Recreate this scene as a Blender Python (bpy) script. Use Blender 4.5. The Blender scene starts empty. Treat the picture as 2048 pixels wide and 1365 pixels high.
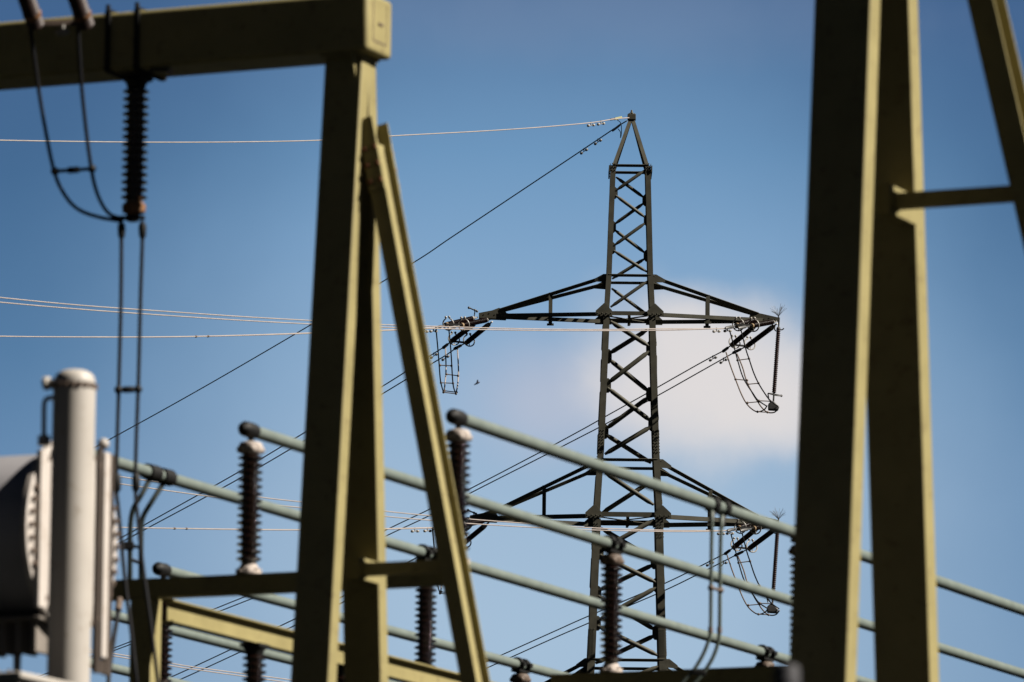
import bpy, bmesh, math, random
from mathutils import Vector, Matrix
random.seed(7)
R = math.radians
scene = bpy.context.scene
COL = scene.collection

# ------------------------------------------------------------------ camera
F = 13653.0                       # focal length in pixels of a 2048 wide frame (240 mm)
PITCH, ROLL = R(9.2), R(0.6)
EYE = Vector((0, 0, 1.6))
_R = Vector((1, 0, 0)); _U = Vector((0, -math.sin(PITCH), math.cos(PITCH))); FWD = Vector((0, math.cos(PITCH), math.sin(PITCH)))
IX = _R * math.cos(ROLL) + _U * math.sin(ROLL)
IY = -_R * math.sin(ROLL) + _U * math.cos(ROLL)
cd = bpy.data.cameras.new('camera'); cam = bpy.data.objects.new('camera', cd); COL.objects.link(cam)
cd.sensor_width = 36; cd.lens = 240.0; cd.clip_start = 0.5; cd.clip_end = 6000
cam.matrix_world = Matrix(((IX.x, IY.x, -FWD.x, EYE.x), (IX.y, IY.y, -FWD.y, EYE.y), (IX.z, IY.z, -FWD.z, EYE.z), (0, 0, 0, 1)))
cd.dof.use_dof = True; cd.dof.focus_distance = 138.6; cd.dof.aperture_fstop = 3.5; cd.dof.aperture_blades = 0
scene.camera = cam

def at(px, py, Y):
    d = IX * ((px - 1024) / F) + IY * ((682.5 - py) / F) + FWD
    return EYE + d * (Y / d.y)
def at_z(px, py, z):
    d = IX * ((px - 1024) / F) + IY * ((682.5 - py) / F) + FWD
    return EYE + d * ((z - EYE.z) / d.z)

# ------------------------------------------------------------------ sky, sun, exposure
SUN_EL, SUN_AZ = 42.0, 100.5       # azimuth clockwise from +Y
sdir = Vector((math.cos(R(SUN_EL)) * math.sin(R(SUN_AZ)), math.cos(R(SUN_EL)) * math.cos(R(SUN_AZ)), math.sin(R(SUN_EL))))
ld = bpy.data.lights.new('sun', 'SUN'); ld.energy = 5.0; ld.angle = R(0.5); ld.color = (1.0, 0.925, 0.82)
sun = bpy.data.objects.new('sun', ld); COL.objects.link(sun); sun.location = (60, -20, 60)
sun.rotation_euler = sdir.to_track_quat('Z', 'Y').to_euler()
scene.view_settings.view_transform = 'Standard'; scene.view_settings.look = 'None'
scene.view_settings.exposure = 1.42; scene.view_settings.gamma = 1.0

world = bpy.data.worlds.new('World'); scene.world = world; world.use_nodes = True
wn = world.node_tree.nodes; wl = world.node_tree.links; wn.clear()
def wnode(t, **kw):
    n = wn.new(t)
    for k, v in kw.items(): setattr(n, k, v)
    return n
def wmath(op, a, b=None, clamp=False):
    n = wnode('ShaderNodeMath', operation=op, use_clamp=clamp)
    for i, v in enumerate((a, b)):
        if v is None: continue
        if isinstance(v, (int, float)): n.inputs[i].default_value = v
        else: wl.new(v, n.inputs[i])
    return n.outputs[0]
sky = wnode('ShaderNodeTexSky', sky_type='NISHITA', sun_disc=False)
sky.sun_elevation = R(SUN_EL); sky.sun_rotation = R(SUN_AZ); sky.altitude = 200; sky.air_density = 1.0; sky.dust_density = 0.6; sky.ozone_density = 2.0
tc = wnode('ShaderNodeTexCoord'); sep = wnode('ShaderNodeSeparateXYZ'); wl.new(tc.outputs['Generated'], sep.inputs[0])
dx, dy, dz = sep.outputs
ysafe = wmath('MAXIMUM', dy, 0.05)
U_ = wmath('DIVIDE', dx, ysafe); V_ = wmath('DIVIDE', dz, ysafe)     # tangent-plane coordinates of the northern sky
SKY_RAW = False
def ramp(fac, stops, interp='EASE'):
    r = wnode('ShaderNodeValToRGB'); r.color_ramp.interpolation = interp
    e = r.color_ramp.elements
    while len(e) < len(stops): e.new(0.5)
    for i, (p, c) in enumerate(stops): e[i].position = p; e[i].color = (c[0], c[1], c[2], 1)
    wl.new(fac, r.inputs[0]); return r.outputs[0]
def mixrgb(f, a, b, mode='MIX'):
    n = wnode('ShaderNodeMix', data_type='RGBA', blend_type=mode)
    if isinstance(f, (int, float)): n.inputs[0].default_value = f
    else: wl.new(f, n.inputs[0])
    for i, v in ((6, a), (7, b)):
        if isinstance(v, tuple): n.inputs[i].default_value = (*v, 1)
        else: wl.new(v, n.inputs[i])
    return n.outputs[2]
bg = wnode('ShaderNodeBackground'); out = wnode('ShaderNodeOutputWorld'); wl.new(bg.outputs[0], out.inputs[0])
bg.inputs['Strength'].default_value = 0.05
SKYCOL = sky.outputs[0]
#SKY_TINT_BEGIN
AMB = 0.045                                   # unseen rest of the sky dimmed to cut fill light on shaded faces
def lin(c): return tuple(((v / 255 + .055) / 1.055) ** 2.4 for v in c)
K = 1.0 / (bg.inputs['Strength'].default_value * 2 ** scene.view_settings.exposure)
def sc(c): return tuple(v * K for v in lin(c))
def uv(px, py): q = at(px, py, 1.0) - EYE; return q.x, q.z
v0, v1 = uv(1024, 1450)[1], uv(1024, -80)[1]
vt = wmath('DIVIDE', wmath('SUBTRACT', V_, v0), v1 - v0, True)
def vs(py): return max(0, min(1, (uv(1024, py)[1] - v0) / (v1 - v0)))
def vramp(st):                                # colours by elevation, kept in a 0..1 ramp
    r = ramp(vt, [(vs(y), lin(c)) for y, c in sorted(st, key=lambda q: -q[0])], 'LINEAR')
    return mixrgb(1.0, r, (K, K, K), 'MULTIPLY')
deep = vramp([(1450, (130, 161, 192)), (1000, (107, 143, 180)), (700, (85, 124, 163)), (350, (70, 107, 147)), (0, (67, 100, 142))])
pale_ = vramp([(1450, (168, 193, 216)), (1300, (166, 192, 216)), (1000, (158, 185, 211)), (800, (147, 178, 208)), (500, (127, 164, 200)), (300, (110, 151, 190)), (150, (104, 142, 181)), (0, (107, 137, 173))])
uc, vc_ = uv(1120, 820)
def ell(cx, cy, rx, ry, nz=None):
    u, v = uv(cx, cy)
    a = wmath('DIVIDE', wmath('SUBTRACT', U_, u), rx / F); b = wmath('DIVIDE', wmath('SUBTRACT', V_, v), ry / F * 1.03)
    r = wmath('SQRT', wmath('ADD', wmath('MULTIPLY', a, a), wmath('MULTIPLY', b, b)))
    return wmath('ADD', r, nz) if nz is not None else r
def smooth(x, a, b):
    n = wnode('ShaderNodeMapRange', interpolation_type='SMOOTHSTEP'); n.inputs['From Min'].default_value = a; n.inputs['From Max'].default_value = b
    n.inputs['To Min'].default_value = 1.0; n.inputs['To Max'].default_value = 0.0; wl.new(x, n.inputs['Value']); return n.outputs[0]
cmb = wnode('ShaderNodeCombineXYZ'); wl.new(U_, cmb.inputs[0]); wl.new(V_, cmb.inputs[1])
def noise(scale, det, rough, seed):
    n = wnode('ShaderNodeTexNoise', noise_dimensions='4D'); n.inputs['Scale'].default_value = scale; n.inputs['Detail'].default_value = det; n.inputs['Roughness'].default_value = rough; n.inputs['W'].default_value = seed
    wl.new(cmb.outputs[0], n.inputs['Vector']); return wmath('SUBTRACT', n.outputs[0], 0.5)
n_big, n_fine = noise(30, 4, .5, 3.1), noise(75, 5, .55, 8.4)
falloff_f = smooth(wmath('ADD', ell(1120, 800, 1150, 1350), wmath('MULTIPLY', n_big, .22)), .30, 1.02)  # lens-like darkening toward the sides, put into the sky colour
c1 = mixrgb(falloff_f, deep, pale_)
# thin lavender veils, then the bright cumulus behind the tower
veil = wmath('MULTIPLY', smooth(wmath('ADD', ell(1120, 800, 230, 150), wmath('MULTIPLY', n_big, 1.0)), .1, 1.3), .38)
c2 = mixrgb(veil, c1, sc((188, 186, 204)))
veil2 = wmath('MULTIPLY', smooth(wmath('ADD', ell(1300, 40, 700, 95), wmath('MULTIPLY', n_fine, 1.5)), .2, 1.3), .18)
c2 = mixrgb(veil2, c2, sc((128, 145, 176)))
def puff(cx, cy, rx, ry, a=.24, b=1.26, k=1.0): return wmath('MULTIPLY', smooth(wmath('ADD', ell(cx, cy, rx, ry), wmath('ADD', wmath('MULTIPLY', n_big, .8), wmath('MULTIPLY', n_fine, .62))), a, b), k)
def inv(x): return wmath('SUBTRACT', 1.0, x)
clear = inv(puff(1450, 770, 255, 175))
for p in (puff(1265, 700, 150, 150, .05, 1.25, .55), puff(1385, 670, 130, 105, .2, 1.2, .85), puff(1535, 800, 165, 120, .2, 1.2, .9), puff(1330, 790, 190, 130, .05, 1.25, .6), puff(1120, 800, 240, 120, .0, 1.3, .16)):
    clear = wmath('MULTIPLY', clear, inv(p))
cl = inv(clear)
c3 = mixrgb(wmath('MULTIPLY', cl, .93), c2, sc((227, 221, 219)))
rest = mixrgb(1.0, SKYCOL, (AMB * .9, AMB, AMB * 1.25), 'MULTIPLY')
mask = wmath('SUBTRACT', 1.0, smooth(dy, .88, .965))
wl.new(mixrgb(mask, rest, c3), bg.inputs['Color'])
#SKY_TINT_END

# ------------------------------------------------------------------ helpers
TH = R(24.0)
E1 = Vector((math.cos(TH), -math.sin(TH), 0)); E2 = Vector((math.sin(TH), math.cos(TH), 0)); EZ = Vector((0, 0, 1))
MAT = {}
def mat(name, col, rough=0.5, metal=0.0, spec=0.4, var=0.15, scale=6.0, dirt=None, dirt_amt=0.0, coat=0.0, bump=0.0):
    m = bpy.data.materials.new(name); m.use_nodes = True
    n = m.node_tree.nodes; l = m.node_tree.links; b = n['Principled BSDF']
    t = n.new('ShaderNodeTexCoord'); nz = n.new('ShaderNodeTexNoise'); nz.inputs['Scale'].default_value = scale; nz.inputs['Detail'].default_value = 6
    l.new(t.outputs['Object'], nz.inputs['Vector'])
    cr = n.new('ShaderNodeValToRGB'); e = cr.color_ramp.elements
    e[0].position = 0.3; e[1].position = 0.7
    e[0].color = (*[c * (1 - var) for c in col], 1); e[1].color = (*[min(1, c * (1 + var)) for c in col], 1)
    l.new(nz.outputs[0], cr.inputs[0]); c_out = cr.outputs[0]
    if dirt:
        n2 = n.new('ShaderNodeTexNoise'); n2.inputs['Scale'].default_value = scale * 2.7; n2.inputs['Detail'].default_value = 9; n2.inputs['Roughness'].default_value = 0.7
        l.new(t.outputs['Object'], n2.inputs['Vector'])
        r2 = n.new('ShaderNodeValToRGB'); r2.color_ramp.elements[0].position = 0.58 - 0.15 * dirt_amt; r2.color_ramp.elements[1].position = 0.75
        l.new(n2.outputs[0], r2.inputs[0])
        mx = n.new('ShaderNodeMix'); mx.data_type = 'RGBA'; l.new(r2.outputs[0], mx.inputs[0]); l.new(c_out, mx.inputs[6]); mx.inputs[7].default_value = (*dirt, 1)
        c_out = mx.outputs[2]
    l.new(c_out, b.inputs['Base Color'])
    rr = n.new('ShaderNodeMapRange'); dr_ = 0.08 if rough > .2 else .01
    rr.inputs['To Min'].default_value = max(0.02, rough - dr_); rr.inputs['To Max'].default_value = min(1, rough + dr_)
    l.new(nz.outputs[0], rr.inputs['Value']); l.new(rr.outputs[0], b.inputs['Roughness'])
    b.inputs['Metallic'].default_value = metal; b.inputs['Specular IOR Level'].default_value = spec; b.inputs['Coat Weight'].default_value = coat; b.inputs['Coat Roughness'].default_value = 0.06
    if bump:
        bp = n.new('ShaderNodeBump'); bp.inputs['Strength'].default_value = bump; bp.inputs['Distance'].default_value = 0.01
        l.new(nz.outputs[0], bp.inputs['Height']); l.new(bp.outputs[0], b.inputs['Normal'])
    MAT[name] = m; return m
mat('olive_paint', (0.185, 0.159, 0.071), 0.55, spec=0.25, var=0.10, scale=3, dirt=(0.10, 0.075, 0.035), dirt_amt=0.2)
mat('tower_paint', (0.053, 0.051, 0.037), 0.6, spec=0.25, var=0.22, scale=5, dirt=(0.05, 0.04, 0.025), dirt_amt=0.5)
mat('porcelain', (0.008, 0.0035, 0.0025), 0.05, spec=0.7, var=0.3, scale=20, coat=0.5)
mat('rod_porcelain', (0.018, 0.008, 0.008), 0.38, spec=0.25, var=0.2, scale=20)
mat('tube_paint', (0.102, 0.122, 0.110), 0.42, spec=0.4, var=0.10, scale=5, dirt=(0.10, 0.12, 0.09), dirt_amt=0.2)
mat('dark_channel', (0.035, 0.027, 0.022), 0.6, spec=0.2, var=0.2, scale=6)
mat('clamp_metal', (0.0065, 0.0065, 0.0065), 0.6, spec=0.18, var=0.3, scale=15)
mat('cement', (0.29, 0.255, 0.23), 0.75, spec=0.2, var=0.2, scale=14, dirt=(0.09, 0.05, 0.03), dirt_amt=0.5)
mat('rusty_cap', (0.15, 0.075, 0.035), 0.75, spec=0.2, var=0.35, scale=14, dirt=(0.03, 0.015, 0.01), dirt_amt=0.8)
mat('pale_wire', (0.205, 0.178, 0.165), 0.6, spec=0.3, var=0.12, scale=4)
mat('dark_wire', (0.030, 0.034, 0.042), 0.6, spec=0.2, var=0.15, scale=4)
mat('galvanised', (0.20, 0.19, 0.175), 0.5, metal=0.1, spec=0.5, var=0.2, scale=12)
mat('fitting', (0.055, 0.055, 0.055), 0.5, metal=0.2, spec=0.4, var=0.25, scale=12)
mat('brass', (0.17, 0.12, 0.07), 0.5, metal=0.3, var=0.2, scale=12)
mat('white_paint', (0.285, 0.265, 0.24), 0.5, spec=0.3, var=0.05, scale=3, dirt=(0.16, 0.13, 0.10), dirt_amt=0.1)
mat('bright_paint', (0.33, 0.30, 0.275), 0.5, spec=0.3, var=0.06, scale=4, dirt=(0.20, 0.15, 0.11), dirt_amt=0.2)
mat('fin_paint', (0.13, 0.115, 0.10), 0.6, spec=0.25, var=0.15, scale=5)
mat('dull_brown', (0.020, 0.009, 0.007), 0.55, spec=0.25, var=0.3, scale=12)
mat('post_grey', (0.030, 0.030, 0.034), 0.6, spec=0.2)
mat('grey_paint', (0.21, 0.205, 0.215), 0.38, spec=0.5, var=0.1, scale=3)
mat('brown_metal', (0.085, 0.062, 0.048), 0.6, spec=0.25, var=0.2, scale=6)
mat('cable_black', (0.006, 0.006, 0.008), 0.6, spec=0.15, var=0.2, scale=8)
mat('dark_pipe', (0.006, 0.010, 0.009), 0.6, spec=0.15, var=0.2, scale=8)
mat('green_cable', (0.050, 0.064, 0.054), 0.5, spec=0.35, var=0.2, scale=8)
mat('rust', (0.12, 0.05, 0.025), 0.8, spec=0.2, var=0.3, scale=20)
mat('yellow_clamp', (0.20, 0.20, 0.085), 0.6, spec=0.3, var=0.1)
mat('feather', (0.07, 0.07, 0.10), 0.8, spec=0.1)
mat('soil', (0.004, 0.005, 0.005), 0.95, spec=0.05, var=0.4, scale=0.6, dirt=(0.005, 0.007, 0.005), dirt_amt=0.6)  # unseen ground kept near-black so it bounces little light onto shaded faces

ORG = {}
def tag(o, label=None, cat=None, group=None, kind=None):
    if label: o['label'] = label
    if cat: o['category'] = cat
    if group: o['group'] = group
    if kind: o['kind'] = kind
    return o
def thing(name, loc, label, cat, group=None, rotz=0.0):
    o = bpy.data.objects.new(name, None); COL.objects.link(o); o.empty_display_size = 0.3
    o.location = loc; o.rotation_euler = (0, 0, rotz)
    ORG[o] = Matrix.Translation(Vector(loc)) @ Matrix.Rotation(rotz, 4, 'Z')
    return tag(o, label, cat, group)
def copy_tree(o, parent=None):
    c = o.copy(); COL.objects.link(c)
    if parent: c.parent = parent
    for ch in o.children: copy_tree(ch, c)
    return c

class MB:
    def __init__(s): s.v = []; s.f = []
    def add(s, vs, fs):
        b = len(s.v); s.v += [Vector(v) for v in vs]; s.f += [[b + i for i in f] for f in fs]; return s
    def box(s, c, a, b, d):          # centre and three half-axis vectors
        c = Vector(c); vs = [c + a * i + b * j + d * k for i in (-1, 1) for j in (-1, 1) for k in (-1, 1)]
        return s.add(vs, [(0, 1, 3, 2), (4, 6, 7, 5), (0, 4, 5, 1), (2, 3, 7, 6), (0, 2, 6, 4), (1, 5, 7, 3)])
    def bar(s, p0, p1, w, h, side):  # beam of width w along 'side' and height h across it
        p0 = Vector(p0); p1 = Vector(p1); d = (p1 - p0); sd = Vector(side) - d * (Vector(side).dot(d) / d.length_squared); sd.normalize()
        up = d.normalized().cross(sd)
        return s.box((p0 + p1) / 2, d / 2, sd * (w / 2), up * (h / 2))
    def ibeam(s, p0, p1, h, b, hdir, tf=0.014, tw=0.012):   # h along hdir, flanges of width b
        p0 = Vector(p0); p1 = Vector(p1); d = p1 - p0; hd = Vector(hdir) - d * (Vector(hdir).dot(d) / d.length_squared); hd.normalize()
        sd = d.normalized().cross(hd); c = (p0 + p1) / 2
        for k in (-1, 1): s.box(c + hd * (k * (h - tf) / 2), d / 2, hd * (tf / 2), sd * (b / 2))
        return s.box(c, d / 2, hd * (h / 2 - tf), sd * (tw / 2))
    def angle(s, p0, p1, w, d1, d2, t=0.012):               # L profile with its heel on the line
        p0 = Vector(p0); p1 = Vector(p1); d = p1 - p0; c = (p0 + p1) / 2; d1 = Vector(d1).normalized(); d2 = Vector(d2).normalized()
        s.box(c + d1 * (w / 2) + d2 * (t / 2), d / 2, d1 * (w / 2), d2 * (t / 2))
        return s.box(c + d2 * (t + (w - t) / 2) + d1 * (t / 2), d / 2, d2 * ((w - t) / 2), d1 * (t / 2))
    def prism(s, pts, d):            # polygon extruded along d
        n = len(pts); d = Vector(d); vs = [Vector(p) for p in pts] + [Vector(p) + d for p in pts]
        return s.add(vs, [tuple(range(n))[::-1], tuple(range(n, 2 * n))] + [(i, (i + 1) % n, n + (i + 1) % n, n + i) for i in range(n)])
    def tube(s, pts, r, n=8, closed=False):
        pts = [Vector(p) for p in pts]; m = len(pts)
        def tan(i):
            if closed: return (pts[(i + 1) % m] - pts[i - 1]).normalized()
            return (pts[min(i + 1, m - 1)] - pts[max(i - 1, 0)]).normalized()
        t = tan(0); ref = Vector((0, 0, 1)) if abs(t.z) < 0.9 else Vector((1, 0, 0))
        a = (ref - t * ref.dot(t)).normalized(); vs = []
        for i in range(m):
            t = tan(i); a = (a - t * a.dot(t)).normalized(); b = t.cross(a)
            rr = r[i] if isinstance(r, (list, tuple)) else r
            for k in range(n):
                q = 2 * math.pi * k / n; vs.append(pts[i] + a * (rr * math.cos(q)) + b * (rr * math.sin(q)))
        fs = []
        for i in range(m if closed else m - 1):
            j = (i + 1) % m
            for k in range(n): fs.append((i * n + k, i * n + (k + 1) % n, j * n + (k + 1) % n, j * n + k))
        if not closed: fs += [tuple(range(n))[::-1], tuple((m - 1) * n + k for k in range(n))]
        return s.add(vs, fs)
    def lathe(s, p0, axis, prof, n=24):   # profile of (distance along axis, radius)
        p0 = Vector(p0); ax = Vector(axis).normalized(); return s.tube_prof(p0, ax, prof, n)
    def tube_prof(s, p0, ax, prof, n):
        ref = Vector((0, 0, 1)) if abs(ax.z) < 0.9 else Vector((1, 0, 0)); a = (ref - ax * ref.dot(ax)).normalized(); b = ax.cross(a); vs = []
        for (h, r) in prof:
            for k in range(n):
                q = 2 * math.pi * k / n; vs.append(p0 + ax * h + a * (r * math.cos(q)) + b * (r * math.sin(q)))
        fs = [tuple(range(n))[::-1], tuple((len(prof) - 1) * n + k for k in range(n))]
        for i in range(len(prof) - 1):
            for k in range(n): fs.append((i * n + k, i * n + (k + 1) % n, (i + 1) * n + (k + 1) % n, (i + 1) * n + k))
        return s.add(vs, fs)
    def ball(s, c, r, n=10):
        prof = [(-r * math.cos(math.pi * i / 7), max(0.0006, r * math.sin(math.pi * i / 7))) for i in range(8)]
        return s.tube_prof(Vector(c), EZ, prof, n)
    def build(s, name, m, parent=None, bevel=0.0, smooth=True, label=None):
        me = bpy.data.meshes.new(name)
        M = ORG[parent].inverted() if parent in ORG else Matrix.Identity(4)
        me.from_pydata([M @ v for v in s.v], [], s.f); me.materials.append(MAT[m])
        bm = bmesh.new(); bm.from_mesh(me); bmesh.ops.recalc_face_normals(bm, faces=bm.faces); bm.to_mesh(me); bm.free()
        if smooth:
            me.polygons.foreach_set('use_smooth', [True] * len(me.polygons)); me.set_sharp_from_angle(angle=R(75 if m == 'porcelain' else 38))
        o = bpy.data.objects.new(name, me); COL.objects.link(o)
        if parent: o.parent = parent; ORG[o] = ORG[parent]
        else: ORG[o] = Matrix.Identity(4)
        if bevel:
            bv = o.modifiers.new('bevel', 'BEVEL'); bv.width = bevel; bv.segments = 3; bv.limit_method = 'ANGLE'
        if label: o['label'] = label
        return o
def smooth_path(pts, sub=8):
    p = [Vector(q) for q in pts]; o = []
    for i in range(len(p) - 1):
        a = p[max(i - 1, 0)]; b = p[i]; c = p[i + 1]; d = p[min(i + 2, len(p) - 1)]
        for k in range(sub):
            t = k / sub
            o.append(0.5 * ((2 * b) + (c - a) * t + (2 * a - 5 * b + 4 * c - d) * t * t + (3 * b - a - 3 * c + d) * t ** 3))
    o.append(p[-1]); return o
def W(o, a, b, c): return Vector(o) + E1 * a + E2 * b + EZ * c

# ------------------------------------------------------------------ ground
g = MB(); N = 24; S = 2500.0
for i in range(N):
    for j in range(N):
        pass
xs = [-S + 2 * S * i / N for i in range(N + 1)]
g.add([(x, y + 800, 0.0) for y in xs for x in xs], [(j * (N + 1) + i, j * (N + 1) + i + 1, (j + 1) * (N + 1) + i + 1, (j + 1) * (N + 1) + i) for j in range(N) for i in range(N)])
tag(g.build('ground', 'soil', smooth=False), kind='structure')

# ------------------------------------------------------------------ lattice tower
TY = 137.0
TX = at(1257, 800, TY).x
def zf(py, Y=136.45): return at(1257, py, Y).z
HW = sorted([(zf(q), w / 98.5) for q, w in ((330, 40), (545, 46.5), (640, 52), (900, 61), (1040, 69), (1330, 78), (2893, 190))])
def hw(z):
    for (z0, w0), (z1, w1) in zip(HW, HW[1:]):
        if z <= z1: return w0 + (w1 - w0) * (z - z0) / (z1 - z0)
    return HW[-1][1]
tower = thing('transmission_tower', (TX, TY, 0), 'tall dark green lattice power tower with crossarms standing behind the busbars', 'pylon')
def corner(sx, sy, z, inset=0.0): return Vector((TX + sx * (hw(z) - inset), TY + sy * (hw(z) - inset), z))
zl = [h[0] for h in HW]
for sx in (-1, 1):
    for sy in (-1, 1):
        m = MB()
        for a, b in zip(zl, zl[1:]):
            w = 0.15 if b < zf(900) else (0.125 if b < zf(600) else 0.105)
            m.angle(corner(sx, sy, a), corner(sx, sy, b), w, (-sx, 0, 0), (0, -sy, 0), 0.014)
        bm_ = m
        for q0, q1 in ((862, 905), (1262, 1312), (1050, 1075), (300 + 25, 338)):
            zz0, zz1 = zf(q1), zf(q0); k = int((zz1 - zz0) / 0.055)
            for i in range(k + 1):
                z = zz0 + (zz1 - zz0) * i / max(k, 1); c = corner(sx, sy, z)
                for off in (0.035, 0.09):
                    bm_.lathe(c + Vector((-sx * (off + 0.01 * (i % 2)), sy * 0.001, 0)), (0, sy, 0), [(0, 0.012), (0.009, 0.012), (0.011, 0.007)], 6)
                bm_.lathe(c + Vector((sx * 0.001, -sy * 0.05, 0)), (sx, 0, 0), [(0, 0.012), (0.009, 0.012), (0.011, 0.007)], 6)
        m.build('leg', 'tower_paint', tower)
# zigzag braces: front and back faces mirror each other, the side faces follow
LV = [(333, 384), (384, 438), (438, 495), (495, 547), (556, 619), (638, 697), (697, 772), (772, 848), (848, 915), (942, 1016), (1036, 1108), (1108, 1172), (1172, 1250), (1250, 1318), (1330, 1400)]
RIGHT0 = [1, -1, 1, -1, 1, -1, 1, -1, 1, -1, 1, -1, 1, -1, 1]         # side of the upper end on the front face
def face_pt(face, s, z, inset):
    h = hw(z)
    if face in ('front', 'back'): sy = -1 if face == 'front' else 1; return Vector((TX + s * (h - inset), TY + sy * (h - 0.03), z))
    sx = -1 if face == 'left' else 1; return Vector((TX + sx * (h - 0.03), TY + s * (h - inset), z))
def legw(z): return 0.15 if z < zf(900) else (0.125 if z < zf(600) else 0.105)
def gusset(face, s, z, hgt, wid):
    m = MB(); h = hw(z); i0, i1 = 0.02, legw(z) + wid
    up = hgt / 2; ch = 0.05
    prof = [(i0, -up), (i1 - ch, -up), (i1, -up + ch), (i1, up - ch), (i1 - ch, up), (i0, up)]
    if face in ('front', 'back'):
        sy = -1 if face == 'front' else 1; y = TY + sy * (h - 0.019)
        m.prism([(TX + s * (h - a), y, z + b) for a, b in prof], (0, -sy * 0.012, 0))
    else:
        sx = -1 if face == 'left' else 1; x = TX + sx * (h - 0.019)
        m.prism([(x, TY + s * (h - a), z + b) for a, b in prof], (-sx * 0.012, 0, 0))
    gp = m.build('gusset_plate', 'tower_paint', tower, smooth=False)
    return gp
for face in ('front', 'back', 'left', 'right'):
    flip = 1 if face in ('front', 'left') else -1
    for k, ((a, b), s0) in enumerate(zip(LV, RIGHT0)):
        s = s0 * flip; z0, z1 = zf(a + 5), zf(b - 5); ins = legw(zf(a)) + .02; r = 0.035 if k < 5 else 0.048
        p0, p1 = face_pt(face, s, z0, ins), face_pt(face, -s, z1, ins)
        m = MB(); d = (p1 - p0).normalized()
        m.tube([p0, p0 + d * 0.06, p0 + d * 0.12, p1 - d * 0.12, p1 - d * 0.06, p1], [r * .55, r * .7, r, r, r * .7, r * .55], 10)
        m.build('brace', 'tower_paint', tower)
        if k not in (3, 4, 8, 9, 13):
            gusset(face, -s, zf(b), 0.30 if k > 4 else 0.25, 0.085 if k > 4 else 0.06)
def belt(py, h, w, name='belt', tilt=True):
    z = zf(py); a = hw(z) - 0.02
    for (u, v) in (((-1, -1), (1, -1)), ((1, -1), (1, 1)), ((1, 1), (-1, 1)), ((-1, 1), (-1, -1))):
        m = MB(); p = Vector((TX + u[0] * a, TY + u[1] * a, z)); q = Vector((TX + v[0] * a, TY + v[1] * a, z))
        d = (q - p).normalized(); n_ = Vector((-d.y, d.x, 0))
        
        if tilt: m.bar(p + d * 0.016 - EZ * h * .5, q - d * 0.016 - EZ * h * .5, .010, h * 1.2, Vector((0, 1, 1)) if abs(d.x) > .5 else n_ + EZ)
        else: m.angle(p + d * 0.016, q - d * 0.016, h, (0, 0, -1), n_, 0.012)
        m.build(name, 'tower_paint', tower)
belt(326, 0.055, 0.05); belt(547, 0.055, 0.05); belt(622, 0.085, 0.07, tilt=False); belt(918, 0.06, 0.06); belt(1026, 0.10, 0.08, tilt=False); belt(1320, 0.06, 0.06)
# collar plates under the peak
for sx in (-1, 1):
    m = MB(); z = zf(335)
    m.box((TX + sx * (hw(z) + 0.022), TY, z), EZ * 0.065, Vector((0.012, 0, 0)), Vector((0, hw(z) + 0.02, 0)))
    m.build('collar_plate', 'tower_paint', tower)
# peak
apex = Vector((TX + 0.02, TY, zf(237, TY)))
for sx in (-1, 1):
    for sy in (-1, 1):
        c = corner(sx, sy, zf(328), 0.03)
        m = MB(); e = apex + Vector((sx * 0.05, sy * 0.05, 0))
        m.angle(c, e, 0.075, (-sx, 0, 0), (0, -sy, 0), 0.012); pk = m.build('peak_leg', 'tower_paint', tower)
m = MB(); m.box(apex + EZ * 0.02, Vector((0.085, 0, 0)), Vector((0, 0.085, 0)), EZ * 0.055); m.lathe(apex + EZ * 0.075, EZ, [(0, 0.04), (0.04, 0.04), (0.045, 0.025), (0.09, 0.02), (0.1, 0.01)], 8)
for k in range(8): m.lathe(apex + Vector((0.06 * math.cos(k), 0.06 * math.sin(k), 0.07)), EZ, [(0, .015), (.03, .015)], 6)
m.build('peak_cap', 'tower_paint', tower, bevel=0.006)
# plan bracing at both crossarm levels
for py in (628, 1032, 1430):
    z = zf(py) - 0.02; a = hw(z) - 0.05
    for s in (-1, 1):
        m = MB(); m.bar((TX - a, TY - s * a, z - 0.012 * s), (TX + a, TY + s * a, z - 0.012 * s), 0.10, 0.008, (0, 1, 0)); m.build('plan_brace', 'tower_paint', tower)
    m = MB(); m.bar((TX, TY - a, z - 0.04), (TX, TY + a, z - 0.04), 0.05, 0.05, (1, 0, 0)); m.box((TX, TY, z - 0.02), Vector((0.03, 0, 0)), Vector((0, 0.03, 0)), EZ * 0.10); m.build('plan_tie', 'tower_paint', tower)

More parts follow.
